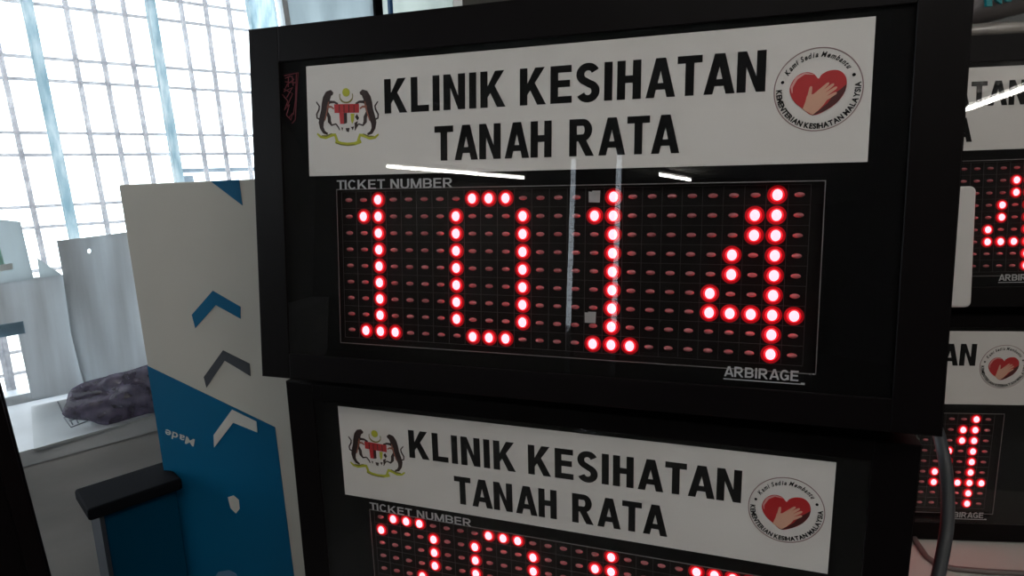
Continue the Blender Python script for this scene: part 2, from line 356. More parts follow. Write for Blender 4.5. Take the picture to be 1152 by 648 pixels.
def face_film():
    m = MB(); x0, x1, z0, z1 = -4.45, 29.45, -9.7, 8.45
    for a in ((x0, -2.53, z0, z1), (27.79, x1, z0, z1), (-2.53, 27.79, 7.97, z1), (-2.53, 27.79, WIN[3], 1.455), (-2.53, WIN[0], z0, WIN[3]), (WIN[1], 27.79, z0, WIN[3]), (WIN[0], WIN[1], z0, WIN[2])):
        m.box(a[0], a[1], 0, .06, a[2], a[3])
    return m.mesh('black_surround', M['film'], U)
def build_shared():
    SH['header'] = header_mesh(); SH['letters'] = lettering_mesh(); SH['arms'] = arms_mesh(); SH['badge'] = badge_mesh(); SH['film'] = face_film()
    m = MB(); m.box(WIN[0] - .2, WIN[1] + .2, .32, .44, WIN[2] - .1, WIN[3] + .1); m.cur = 1
    for c in range(27): m.box(c - .51, c - .49, .295, .32, -8 * PY - .5, .5)
    for r in range(10): m.box(-.5, 25.5, .295, .32, -(r - .5) * PY - .01, -(r - .5) * PY + .01)
    SH['board'] = m.mesh('led_board', [M['board'], M['ridge']], U)
    m = MB(); letters(m, 'TICKET NUMBER', -.60, 6.93, .62, 1.17, -.02, 0, s=.15, b=.14, gap=.13, space=.55); SH['ticket'] = m.mesh('ticket_number_caption', M['grey_ink'], U)
    m = MB(); letters(m, 'ARBIRAGE', 21.83, 25.30, -9.14, -8.62, -.02, 0, s=.16, b=.15, gap=.12); m.box(21.8, 25.6, -.02, 0, -9.30, -9.25); m.box(25.42, 25.6, -.02, 0, -9.25, -9.20); SH['brand'] = m.mesh('maker_name_caption', M['grey_ink'], U)
    m = MB(); box_frame(m, WIN[0] - .03, WIN[1] + .03, WIN[2] - .03, WIN[3] + .03, .03, .04, .05, .04, -.02, 0); SH['line'] = m.mesh('window_outline', M['line_ink'], U)
    SH['on'] = led_mesh(True); SH['off'] = led_mesh(False)
def link(name, me, parent, loc=None):
    o = bpy.data.objects.new(name, me); C.objects.link(o); o.parent = parent
    if loc: o.location = loc
    return o
def display(i, num, label, zt=10.4, group=None):
    root = empty('queue_display', POSES[i], label, 'display sign', group)
    m = MB(); x0, x1, z0, z1 = -6.45, 31.5, -11.25, zt
    m.box(x0, x1, .5, 8, z0, z1); m.box(x0, x0 + .25, -.16, .5, z0, z1); m.box(x1 - .25, x1, -.16, .5, z0, z1); m.box(x0 + .25, x1 - .25, -.16, .5, z1 - .25, z1); m.box(x0 + .25, x1 - .25, -.16, .5, z0, z0 + .25)
    m.build('housing', M['casing'], root, U)
    m = MB(); box_frame(m, x0 + .03, x1 - .03, z0 + .03, z1 - .03, 2.1, 2.1, 2.05 - (10.4 - zt), 1.6, -.2, -.06)
    m.build('bezel_frame', M['bezel'], root, U, bevel=.0006)
    h = link('header_panel', SH['header'], root)
    link('lettering', SH['letters'], h); link('coat_of_arms', SH['arms'], h); link('heart_badge', SH['badge'], h)
    f = link('black_surround', SH['film'], root)
    link('ticket_number_caption', SH['ticket'], f); link('maker_name_caption', SH['brand'], f); link('window_outline', SH['line'], f)
    link('led_board', SH['board'], root)
    m = MB(); m.box(-4.4, 29.4, -.14, -.10, -9.65, 8.4); m.build('front_glass', M['glass'], root, U)
    lit = lit_set(num); mw = POSES[i]
    off = []
    for r in range(9):
        for c in range(26):
            p = Vector((c * U, .26 * U, -r * PY * U))
            if (r, c) in lit: link('lit_led', SH['on'], root, p)
            else:
                w = mw @ p; q = WM.transposed() @ (w - CAM); x = 576 + FPX * q.x / q.z; y = 324 + FPX * q.y / q.z
                vis = 0 < x < 1152 and 0 < y < 648 and (i < 2 or x > 1035)
                off.append((0 if vis else 1, q.z, r, c, p))
    off.sort(key=lambda t: t[:4])
    k = 100
    for t in off[:k]: link('unlit_led', SH['off'], root, t[4])
    m = MB()
    for t in off[k:]:
        m.dome(t[3], -t[2] * PY, .24, .125, .31, .16, 12, 4)
    o = m.build('unlit_led_rows', M['led_off'], root, U); o['kind'] = 'stuff'
    return root
build_shared()
d_up = display(0, '1014', 'black number display reading 1014, upper one of the large front stack')
d_lo = display(1, '2015', 'black number display cut by bottom edge, under the one reading 1014', 9.45)
d_ru = display(2, '1014', 'black number display behind white plastic box, upper one of the far right stack')
d_rl = display(3, '2014', 'black number display behind grey cable, lower one of the far right stack', 9.45)
for u_, w_ in ((-4.5, 1.2), (29.5, 1.2), (-4.5, 6.8), (29.5, 6.8)):
    q = POSES[1] @ Vector((u_ * U, w_ * U, -11.25 * U)); hgt_ = (q.z - ZC) / U
    m = MB(); m.tube([(u_, w_, -11.25), (u_, w_, -11.25 - hgt_)], [.55, .45], 16); m.build('rubber_foot', M['film'], d_lo, U)
# thin dark red strokes; pale squares painting reflections in the front glass
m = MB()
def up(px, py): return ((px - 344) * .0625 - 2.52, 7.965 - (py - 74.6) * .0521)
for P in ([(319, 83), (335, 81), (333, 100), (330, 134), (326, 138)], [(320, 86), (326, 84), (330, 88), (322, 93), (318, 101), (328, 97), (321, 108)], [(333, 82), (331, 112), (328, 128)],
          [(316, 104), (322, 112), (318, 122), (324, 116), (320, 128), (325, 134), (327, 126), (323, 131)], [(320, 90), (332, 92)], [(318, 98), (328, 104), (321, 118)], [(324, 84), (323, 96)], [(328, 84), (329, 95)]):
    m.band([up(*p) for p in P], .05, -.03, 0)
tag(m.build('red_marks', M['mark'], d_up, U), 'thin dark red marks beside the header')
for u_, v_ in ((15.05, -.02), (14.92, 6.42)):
    m = MB(); m.prism([(u_ - .3, -v_ - .3), (u_ + .28, -v_ - .32), (u_ + .3, -v_ + .3), (u_ - .12, -v_ + .3), (u_ - .14, -v_ + .24), (u_ - .31, -v_ + .26)], -.09, -.07); m.build('reflected_square', M['reflection_patch'], d_up, U)

# white plastic box fixed in front of the far upper display
m = MB(); R = .5
def rrect(x0, x1, z0, z1, r, n=5):
    out = []
    for cx, cz, a in ((x1 - r, z1 - r, 0), (x0 + r, z1 - r, 90), (x0 + r, z0 + r, 180), (x1 - r, z0 + r, 270)):
        out += [(cx + r * math.cos(math.radians(a + 90 * k / n)), cz + r * math.sin(math.radians(a + 90 * k / n))) for k in range(n + 1)]
    return out
M['white_plastic'] = mat('white_plastic', (0.60, 0.58, 0.56), 0.45)
def ru_px(px, py, w=-1.4):      # pixel to the far display's own face
    inv = POSES[2].inverted(); d = WM @ Vector(((px - 576) / FPX, (py - 324) / FPX, 1)); o = inv @ CAM; dd = inv.to_3x3() @ d
    t = (w * U - o.y) / dd.y; p = o + dd * t; return p.x / U, p.z / U
a = ru_px(1102, 209); b = ru_px(1091, 346)
r_ = empty('plastic_switch_box', POSES[2] @ Matrix.Translation((((a[0] + b[0]) / 2 - 2) * U, -.10 * U, a[1] * U)), 'white plastic box with rounded corners in front of upper far right display', 'plastic box')
hh = a[1] - b[1]
mm = MB(); mm.prism(rrect(-2, 2, -hh, 0, .45), -1.25, -.04); mm.build('box_body', M['white_plastic'], r_, U, bevel=.0022)

# ------------------------------------------------------------------ pixel ray helpers
def ray(px, py): return (WM @ Vector(((px - 576) / FPX, (py - 324) / FPX, 1))).normalized()
def at(px, py, P0, n):
    d = ray(px, py); return CAM + d * ((P0 - CAM).dot(n) / d.dot(n))
def at_z(px, py, z): return at(px, py, Vector((0, 0, z)), Vector((0, 0, 1)))
HD = Vector((0.73382, 0.67934, 0)); ND = Vector((0.67934, -0.73382, 0)); UP = Vector((0, 0, 1))
WP = at_z(75, 443, ZS)                       # a point on the window plane at sill height
ROOM = Matrix(((HD.x, -ND.x, 0, WP.x), (HD.y, -ND.y, 0, WP.y), (0, 0, 1, 0), (0, 0, 0, 1)))   # local x along the window wall, y outwards, z up
RI = ROOM.inverted()
def wl(px, py, off=0.0):                      # pixel -> window-wall coordinates (along, height) at inward offset
    p = RI @ at(px, py, WP + ND * off, ND); return p.x, p.z
def rm(name, mb, mats, **k): o = mb.build(name, mats, **k); o.matrix_world = ROOM; return o

M['wall'] = mat('painted_wall', (0.13, 0.125, 0.12), 0.8, noise=(0.15, 0.145, 0.135), nscale=3)
M['ceil'] = mat('ceiling_board', (0.20, 0.20, 0.195), 0.9, noise=(0.22, 0.22, 0.215), nscale=5)
M['floor'] = mat('floor_tile', (0.09, 0.085, 0.08), 0.5, noise=(0.12, 0.11, 0.10), nscale=4)
M['sill'] = mat('sill_grey', (0.50, 0.53, 0.56), 0.45, noise=(0.42, 0.45, 0.48), nscale=8, bump=.2)
M['fascia'] = mat('sill_front', (0.36, 0.37, 0.38), 0.7, noise=(0.48, 0.49, 0.50), nscale=14, stretch=(.3, 1, 1))
M['bar'] = trans_mat('grille_bar', (0.50, 0.50, 0.53), (0.78, 0.76, 0.76), .8, 90, (1, 1, 1))  # pale translucent colour stands in for glare over the metal rods
M['mullion'] = trans_mat('glare_mullion', (0.40, 0.54, 0.60), (0.93, 0.96, 0.97), .85, 70, (1, 1, .25))  # window glare put into the bars as bright translucent colour
M['frame'] = mat('window_frame', (0.55, 0.60, 0.64), 0.4, noise=(0.68, 0.72, 0.76), nscale=40)
M['pane'] = glass_mat('window_glass', (0.96, 0.98, 1.0), dirt=0.10)

sx_r = wl(514, 5)[0]; XW = sx_r + .02; XL, XR, YB, ZT = -9.5, XW + .95, -9.0, CAMZ + 1.5
X0W = -4.2                                    # left end of the window band
print('window right end', sx_r)
ZW = ZS + .01; ZWT = CAMZ + 0.95
m = MB(); m.box(XL, XR, 0, .15, 0, ZS - .02); m.box(XL, XR, 0, .15, ZWT, ZT); m.box(XL, X0W, 0, .15, ZS - .02, ZWT); m.box(XW, XR, 0, .15, ZS - .02, ZWT)
tag(rm('wall_left', m, M['wall']), kind='structure')
m = MB(); m.box(XR, XR + .15, YB, .15, 0, ZT); tag(rm('wall_back', m, M['wall']), kind='structure')
m = MB(); m.box(XL - .15, XL, YB, .15, 0, ZT); tag(rm('wall_front', m, M['wall']), kind='structure')
m = MB(); m.box(XL - .15, XR + .15, YB - .15, YB, 0, ZT); tag(rm('wall_right', m, M['wall']), kind='structure')
m = MB(); m.box(XL - .15, XR + .15, YB - .15, .15, -.1, 0); tag(rm('floor', m, M['floor']), kind='structure')
m = MB(); m.box(XL - .15, XR + .15, YB - .15, .15, ZT, ZT + .1); tag(rm('ceiling', m, M['ceil']), kind='structure')
# sill
sf = RI @ at_z(75, 495, ZS); SD = sf.y
m = MB(); m.box(XL + .2, XR, SD, .0, ZS - .025, ZS)
tag(rm('trim_1', m, M['sill']), kind='structure')
m = MB(); m.box(XL + .2, XR, SD + .006, 0, .002, ZS - .025)
tag(rm('wall_sill', m, M['fascia']), kind='structure')

# window: frame, mullions, glass, grille
win = bpy.data.objects.new('window_1', None); C.objects.link(win); win.matrix_world = ROOM; tag(win, kind='structure')
m = MB(); m.box(X0W, XW, .02, .08, ZS - .02, ZS + .012); m.box(X0W, XW, .02, .08, ZWT - .04, ZWT); m.box(X0W, X0W + .05, .02, .08, ZS, ZWT)
m.build('window_frame', M['frame'], win)
def slab(px0, py0, px1, py1, wpx, off, th, name, mt, zt=None):
    a = Vector(wl(px0, py0, off)); b = Vector(wl(px1, py1, off)); d = (b - a); zt = zt or ZWT
    t0 = (ZS + .012 - a.y) / d.y; t1 = (zt - a.y) / d.y; A = a + d * t0; B = a + d * t1; w = (Vector(wl(px0 + wpx, py0, off)) - a).length
    m = MB(); m.prism([tuple(A), tuple(A + Vector((w, 0))), tuple(B + Vector((w, 0))), tuple(B)], -off, -off + th)
    return m.build(name, mt, win)
slab(24, 0, 69, 220, 12.5, .0, .02, 'mullion', M['mullion'])
slab(165, 0, 198, 200, 9.5, .0, .02, 'mullion', M['mullion'])
slab(279, 0, 284, 30, 30, .0, .02, 'mullion', M['mullion'])
slab(317, 0, 321, 25, 6, .01, .03, 'window_stile', M['frame'])
# frosted pane to the right of the white stile
a = wl(323, 10)[0]; b = wl(420, 10)[0]; c = wl(510, 10)[0]
M['frost'] = trans_mat('frosted_pane', (0.34, 0.39, 0.42), (0.48, 0.54, 0.57), .72, 14, (1, 1, .25), clear=.03)
M['frost2'] = trans_mat('grey_film_pane', (0.46, 0.50, 0.49), (0.60, 0.64, 0.63), .8, 9, (1, 1, .2))
m = MB(); m.box(a, b, 0, .006, ZS, ZWT); m.build('frosted_pane', M['frost'], win)
m = MB(); m.box(b + .015, c, 0, .006, ZS, ZWT); m.build('frosted_pane', M['frost2'], win)
m = MB(); m.box(b, b + .02, -.012, .012, ZS, ZWT); m.build('window_gasket', M['film'], win)
M['bluestrip'] = mat('blue_strip', (0.02, 0.10, 0.28), .4)
e = wl(436, 6)[0]; m = MB(); m.box(e, e + .008, -.012, 0, ZS, ZWT); m.build('blue_strip', M['bluestrip'], win)
m = MB(); m.box(X0W, a - .03, .035, .039, ZS, ZWT); m.build('window_pane', M['pane'], win)
# security grille outside the glass (a thing: welded rods)
GO = -.07
gr = empty('security_grille', ROOM @ Matrix.Translation((0, -GO, ZS)), 'welded metal rod security grille outside the bright left window', 'window grille')
def gl(px, py): x, z = wl(px, py, GO); return Vector((x, z - ZS))
hr = MB()
for (x0, y0, x1, y1) in ((0, 61, 278, 83), (0, 87.5, 283, 103.5), (0, 149.4, 285, 152), (0, 175, 285, 172.5), (136, 15, 278, 34), (250, 7.5, 281, 13.5), (0, 235, 130, 227.5), (25, 257.5, 137, 249), (4.7, 398.8, 23.6, 395.6), (9, 423, 27.6, 418.7), (0, 309, 40, 305), (0, 330, 40, 325.5)):
    z = (gl(x0, y0).y + gl(x1, y1).y) / 2; hr.tube([(X0W, .005, z), (wl(312, 10)[0], .005, z)], .0036, 6)
z0 = gl(136, 15).y
for z in (z0 + .16, z0 + .205, z0 + .36, z0 + .405, z0 + .56): hr.tube([(X0W, .005, z), (wl(312, 10)[0], .005, z)], .0036, 6)
hr.build('horizontal_rods', M['bar'], gr)
vr = MB()
vb = [((0, 61), (34, 220)), ((80, 40), (114, 220)), ((109, 27), (142, 204)), ((141, 20), (173, 205)), ((205, 17), (234, 204)), ((231, 7), (258, 204)), ((256, 0), (283, 200)), ((8, 400), (17, 447))]
def vrod(a, b):
    a, b = gl(*a), gl(*b); d = b - a; A = a + d * ((0 - a.y) / d.y); B = a + d * ((ZWT - ZS - a.y) / d.y); vr.tube([(A.x, 0, A.y), (B.x, 0, B.y)], .0052, 6)
for a_, b_ in vb: vrod(a_, b_)
x = gl(0, 61).x - .075; k = 0
while x > X0W + .05: vr.tube([(x, 0, 0), (x - .02, 0, ZWT - ZS)], .0052, 6); x -= .075
vr.build('vertical_rods', M['bar'], gr)
# rail seen outside just above the carton
M['railblue'] = mat('bluish_rail', (0.32, 0.40, 0.48), .5)
m = MB(); A = RI @ at(200, 200, WP - ND * .9, ND); B = RI @ at(292, 193.5, WP - ND * .9, ND)
o = MB(); z = (A.z + B.z) / 2; o.box(A.x, B.x + .2, 0, .012, 0.01, .024); o.box(A.x + .02, A.x + .05, 0, .03, -1.2, 0); o.box(B.x + .1, B.x + .13, 0, .03, -1.2, 0)
ob = o.build('outside_rail', M['railblue']); ob.matrix_world = ROOM @ Matrix.Translation((0, A.y, z)); tag(ob, 'bluish metal rail outside the window just above the tall carton', 'rail')

# ------------------------------------------------------------------ grey sheets leaning in the window
M['sheet'] = trans_mat('grey_sheet', (0.36, 0.36, 0.36), (0.76, 0.81, 0.85), .72, 11, (1, 1, .09), clear=.0)
M['sheet2'] = trans_mat('grey_sheet_pale', (0.46, 0.50, 0.52), (0.74, 0.79, 0.80), .72, 6, (1, 1, .10))
M['hole'] = mat('white_paper_dot', (0.8, 0.8, 0.8), .7, emit=None)
def wsheet(name, pts, off, th, mt, label, cat, group=None):
    L = [Vector(wl(px, py, off)) for px, py in pts]; bx = sum(v.x for v in L) / len(L); bz = min(v.y for v in L)
    m = MB(); m.prism([(v.x - bx, v.y - bz) for v in L], 0, th)
    o = m.build(name, mt); o.matrix_world = ROOM @ Matrix.Translation((bx, -off, bz)); return tag(o, label, cat, group)
wsheet('plastic_sheet', [(-60, 232), (0, 247), (23, 249.5), (38, 314), (0, 319), (-60, 326)], .055, .004, M['sheet2'], 'upper grey sheet at far left, its slanted edge beside the bright gap', 'plastic sheet')
sb = wsheet('plastic_sheet', [(64, 271), (100.5, 266.7)] + [(100.5 + 2.1 * math.sin(math.radians(a)), 282.5 - 2.7 * math.cos(math.radians(a))) for a in range(0, 331, 30)][::-1][-1:] + [(100.5 + 2.1 * math.sin(math.radians(a)), 282.5 - 2.7 * math.cos(math.radians(a))) for a in range(330, 9, -30)] + [(100.505, 279.8), (100.505, 266.7), (137, 262), (230, 252), (235, 420), (96, 440.5), (80, 374), (71, 309)], .045, .004, M['sheet'], 'wide grey streaked sheet with a small hole, beside the tall carton', 'plastic sheet')
wsheet('plastic_sheet', [(-60, 322), (24, 314), (73, 309), (83, 374), (99, 439.5), (36, 449), (20, 374), (-60, 384)], .036, .004, M['sheet'], 'lower grey streaked sheet above the left end of the window sill', 'plastic sheet')
wsheet('triangular_offcut', [(42, 290), (69.5, 309), (45, 312.5)], .050, .004, M['sheet2'], 'small triangular grey offcut in the bright gap between the sheets', 'plastic offcut')
wsheet('green_label', [(-30, 283), (0, 279), (5, 297), (-30, 301)], .062, .002, trans_mat('green_label', (0.45, 0.78, 0.68), (0.5, 0.82, 0.72), .2, 5, (1, 1, 1)), 'small green label on the grey sheet at the left edge', 'label')
wsheet('pale_strip', [(-30, 303), (14, 296), (15, 303), (-30, 311)], .062, .002, trans_mat('pale_strip', (0.85, 0.9, 0.9), (0.9, 0.93, 0.95), .2, 5, (1, 1, 1)), 'pale strip below green label at the left edge', 'strip')
wsheet('blue_grey_board', [(-40, 372), (0, 366), (26, 362), (29, 375), (0, 380), (-40, 386)], .048, .006, trans_mat('blue_grey', (0.30, 0.42, 0.50), (0.42, 0.54, 0.60), .6, 20, (1, 1, 1)), 'narrow blue-grey board across the window at the left edge', 'board')

# flattened silver carton lying on the sill, with printed outline drawing
M['silver'] = mat('silver_grey_card', (0.40, 0.43, 0.45), .5, noise=(0.36, 0.39, 0.41), nscale=12)
M['greyline'] = mat('grey_print', (0.13, 0.14, 0.16), .6)
P4 = [RI @ at_z(px, py, ZS + .004) for px, py in ((35, 457), (150, 433), (190, 462), (38, 505))]
pn = MB(); b0 = P4[0]
m = MB(); q = [(p.x, p.y) for p in P4]; cxx = sum(a[0] for a in q) / 4; cyy = sum(a[1] for a in q) / 4
m.v = [(a[0] - cxx, a[1] - cyy, 0) for a in q] + [(a[0] - cxx, a[1] - cyy, .004) for a in q]
for f in ((0, 1, 2, 3)[::-1], (4, 5, 6, 7), (0, 1, 5, 4), (1, 2, 6, 5), (2, 3, 7, 6), (3, 0, 4, 7)): m.face(list(f))
fc = m.build('flattened_carton', M['silver']); fc.matrix_world = ROOM @ Matrix.Translation((cxx, cyy, ZS)); tag(fc, 'flat silver-grey card with printed outline drawing lying on the window sill', 'flattened carton')
def sz(px, py): p = RI @ at_z(px, py, ZS + .0042); return Vector((p.x - cxx, p.y - cyy, .0045))
m = MB()
for L in ([(65, 452), (70, 463), (92, 456)], [(72, 470), (95, 462), (112, 458), (118, 466), (80, 481), (72, 470)], [(77, 469), (82, 478)], [(84, 467), (88, 476)], [(92, 464), (96, 472)], [(78, 474), (106, 464)]):
    m.tube([sz(*p) for p in L], .0011, 5)
m.build('printed_outline', M['greyline'], fc)

# crumpled dark purple plastic bag at the end of the sill
M['bag'] = trans_mat('purple_plastic', (0.05, 0.038, 0.065), (0.22, 0.19, 0.27), .55, 40, (1, 1, 1), rough=.25, clear=.22)
def blob(name, mt, loc, sx, sy, sz_, seed, amp, label, cat, n=36, mlat=20, rot=0.0):
    rnd = random.Random(seed); dirs = [(Vector((rnd.gauss(0, 1), rnd.gauss(0, 1), rnd.gauss(0, 1))).normalized(), rnd.uniform(3, 9), rnd.uniform(0, 6)) for _ in range(14)]
    m = MB()
    for j in range(mlat + 1):
        t = math.pi * j / mlat
        for k in range(n):
            a = 2 * math.pi * k / n; d = Vector((math.sin(t) * math.cos(a), math.sin(t) * math.sin(a), math.cos(t)))
            r = 1 + amp * sum(math.sin(f * d.dot(v) + ph) for v, f, ph in dirs) / 4
            z = d.z * r * sz_; m.v.append((d.x * r * sx, d.y * r * sy, max(z + sz_ * .8, 0)))
    for j in range(mlat):
        for k in range(n): m.face([j * n + k, (j + 1) * n + k, (j + 1) * n + (k + 1) % n, j * n + (k + 1) % n], True)
    o = m.build(name, mt); o.matrix_world = Matrix.Translation(loc) @ Matrix.Rotation(rot, 4, 'Z'); return tag(o, label, cat)
pb = at_z(152, 468, ZS); blob('plastic_bag', M['bag'], pb + Vector((0, 0, .004)), .085, .045, .042, 3, .30, 'crumpled dark purple plastic bag on the sill beside the tall carton', 'plastic bag', 60, 30, rot=.75)

# ------------------------------------------------------------------ counter
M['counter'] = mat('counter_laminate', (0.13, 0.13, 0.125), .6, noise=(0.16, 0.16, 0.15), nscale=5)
M['counter_side'] = mat('counter_side', (0.28, 0.27, 0.25), .6)
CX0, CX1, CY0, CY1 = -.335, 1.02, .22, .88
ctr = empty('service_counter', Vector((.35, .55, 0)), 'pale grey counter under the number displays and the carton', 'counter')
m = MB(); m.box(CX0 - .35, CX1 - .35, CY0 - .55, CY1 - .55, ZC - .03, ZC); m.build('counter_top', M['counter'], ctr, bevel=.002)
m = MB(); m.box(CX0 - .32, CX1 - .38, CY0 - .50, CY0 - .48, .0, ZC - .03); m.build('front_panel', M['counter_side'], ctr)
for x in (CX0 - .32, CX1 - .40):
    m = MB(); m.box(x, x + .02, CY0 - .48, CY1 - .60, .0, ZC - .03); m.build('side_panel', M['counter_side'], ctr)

# white board under the far stack
M['board_white'] = mat('white_board', (0.42, 0.41, 0.38), .7, spec=.2)
pr = POSES[3] @ Vector((12 * U, 0, -11.25 * U)); br = POSES[3] @ Vector((12 * U, 8 * U, -11.25 * U)); zr = min(pr.z, br.z) - .0005
rb = MB(); rb.box(-.25, .30, -.16, .14, 0, zr - ZC); o = rb.build('white_board', M['board_white'], bevel=.002); o.location = (pr.x, pr.y, ZC); tag(o, 'flat white board under the far right stack of displays', 'board')
# cable lying across that board
M['cable_brown'] = mat('brown_cable', (0.12, 0.095, 0.09), .5)
M['cable_grey'] = mat('grey_cable', (0.028, 0.031, 0.036), .55)
pts = [(1026, 600), (1031, 610), (1042, 626), (1056, 636), (1075, 640), (1110, 643), (1150, 645), (1200, 648)]
m = MB(); L = [at_z(px, py, zr + .003) for px, py in pts]; o0 = L[3].copy(); m.tube([p - o0 for p in L], .003, 10)
o = m.build('thin_cable', M['cable_brown']); o.location = o0; tag(o, 'thin brownish cable lying curved across the white board at lower right', 'cable')
# thick grey cable hanging beside the front stack
def atd(px, py, z): d = Vector(((px - 576) / FPX, (py - 324) / FPX, 1)) * z; return WM @ d + CAM
L = [atd(1040, 440, .50), atd(1050, 472, .49), atd(1057, 492, .48), atd(1063, 520, .47), atd(1066, 552, .465), atd(1066, 585, .46), atd(1062, 615, .455), atd(1055, 650, .45), atd(1046, 690, .44)]
q = L[-1]; L.append(Vector((q.x - .01, q.y + .005, ZC + .02))) if q.z > ZC + .03 else None
L.append(Vector((L[-1].x - .04, L[-1].y + .03, ZC + .005)))
m = MB(); o0 = L[-1].copy()
def smooth(L, n=5):
    out = []
    for i in range(len(L) - 1):
        a, b, c, d = L[max(i - 1, 0)], L[i], L[i + 1], L[min(i + 2, len(L) - 1)]
        for j in range(n):
            t = j / n; out.append(0.5 * ((2 * b) + (c - a) * t + (2 * a - 5 * b + 4 * c - d) * t * t + (3 * b - a - 3 * c + d) * t ** 3))
    return out + [L[-1]]
m.tube([p - o0 for p in smooth(L)], .0044, 14); o = m.build('thick_cable', M['cable_grey']); o.location = o0
tag(o, 'thick dark grey cable bowing down beside the front display stack', 'cable')

# ------------------------------------------------------------------ the tall carton with blue print
M['card'] = mat('white_carton', (0.39, 0.38, 0.345), .6, noise=(0.42, 0.41, 0.37), nscale=5)
M['blue'] = mat('blue_print', (0.0, 0.085, 0.185), .5, spec=.2)
M['darkprint'] = mat('charcoal_print', (0.035, 0.04, 0.05), .5)
M['cardprint'] = mat('white_print', (0.48, 0.47, 0.44), .6)
yaw = math.radians(9); cn = Vector((-math.sin(yaw), -math.cos(yaw), 0)); c0 = atd(133, 208, 50.5 * U)
TL = c0; BL = at(203, 648, c0, cn)
cz = (TL - BL).normalized(); cxv = cn.cross(cz) * -1; cxv.normalize(); 
if cxv.x < 0: cxv = -cxv
cyv = cz.cross(cxv).normalized()
hgt = (TL.z - ZC) / cz.z; hgt -= .003; base = TL - cz * hgt
CM = Matrix(((cxv.x, cyv.x, cz.x, base.x), (cxv.y, cyv.y, cz.y, base.y), (cxv.z, cyv.z, cz.z, base.z), (0, 0, 0, 1)))
CI = CM.inverted()
def cp(px, py): p = CI @ at(px, py, base, -cyv); return (p.x, p.z)
tr = cp(288, 201.5); slope = (tr[1] - hgt) / tr[0]; CWD = .198
carton = empty('carton', CM, 'tall white and blue printed carton standing left of the front display stack', 'carton')
m = MB(); m.prism([(0, 0), (CWD, 0), (CWD, hgt + slope * CWD), (0, hgt)], 0, .08); m.build('carton_body', M['card'], carton, bevel=.0015)
def pr_(name, pts, mt, d=.0006, lab=None):
    m = MB(); m.prism([cp(*p) for p in pts], -d, 0); o = m.build(name, mt, carton)
    if lab: o['label'] = lab
    return o
e1 = cp(167.5, 411.5); e2 = cp(309.5, 480.5); e3 = cp(331, 648); kx = (e3[0] - e2[0]) / (e3[1] - e2[1])
m = MB(); m.prism([(0.0006, 0.0), (0.0006, e1[1]), e2, (e2[0] - kx * e2[1], 0.0)], -.0005, 0); m.build('printed_blue_panel', M['blue'], carton)
pr_('printed_blue_corner', [(237, 203.6), (269, 202.0), (273, 231)], M['blue'])
pr_('printed_chevron', [(216, 354), (239.5, 327), (270.5, 345), (271, 358.5), (243, 343), (220, 369)], M['blue'], lab='blue chevron')
pr_('printed_chevron', [(229.5, 424), (251, 394), (281, 409), (282, 423), (253, 405.5), (232.5, 436)], M['darkprint'], lab='charcoal chevron')
pr_('printed_chevron', [(241, 489), (261.5, 460.5), (289, 474), (290, 486), (263, 475), (241.5, 503)], M['cardprint'], .0012, lab='white chevron')
pr_('torn_patch', [(257, 559), (263, 557), (269, 562), (270, 572), (266, 577), (260, 571)], M['cardprint'], .0012)
pr_('torn_patch', [(240, 652), (246, 643), (258, 641), (266, 645), (270, 654)], mat('scuffed_blue', (0.08, 0.16, 0.27), .6), .0012)
m = MB(); a = cp(220, 494); b = cp(184, 481); th = math.atan2(b[1] - a[1], b[0] - a[0]); ln = math.hypot(b[0] - a[0], b[1] - a[1])
def fn(c, x, y):
    X = (c + x) * ln / 2.45; Y = y * .0125; return (a[0] + math.cos(th) * X - math.sin(th) * Y, -.0012, a[1] + math.sin(th) * X + math.cos(th) * Y)
font_text(m, 'Made', fn, offset=.015); m.build('upside_down_lettering', M['cardprint'], carton)

# ------------------------------------------------------------------ small blue box with black lid
M['lid'] = mat('black_lid', (0.004, 0.0045, 0.006), .85, spec=.03, bump=.1, nscale=300)
M['bluebody'] = mat('blue_plastic', (0.0, 0.035, 0.075), .9, spec=.03)
M['bluebody_edge'] = mat('dark_plastic_edge', (0.012, 0.018, 0.028), .5)
ft = atd(116, 577, .63)                         # front top-left corner of the body
dirx = (atd(196, 549, .63 / (1 - .0)) - ft); dirx.z = 0
# body runs right and away
far = at_z(194, 550, ft.z); dx = (far - ft); dx.z = 0; wdt = dx.length; dx.normalize(); dy = Vector((-dx.y, dx.x, 0))
BM = Matrix(((dx.x, dy.x, 0, ft.x), (dx.y, dy.y, 0, ft.y), (0, 0, 1, 0.002), (0, 0, 0, 1)))
bn = empty('waste_bin', BM, 'dark blue bin with overhanging black lid, left of the tall carton', 'bin'); hb = ft.z - .002
m = MB(); m.box(0, wdt + .004, 0, .05, 0, hb + .004); m.build('bin_body', M['bluebody'], bn, bevel=.002)
m = MB(); m.box(-.004, 0, -.002, .05, 0, hb); m.build('corner_edge', M['bluebody_edge'], bn)
m = MB(); lw = wdt + .008; m.box(-.014, lw, -.010, .05, hb, hb + .013)
m.build('lid', M['lid'], bn, bevel=.003)

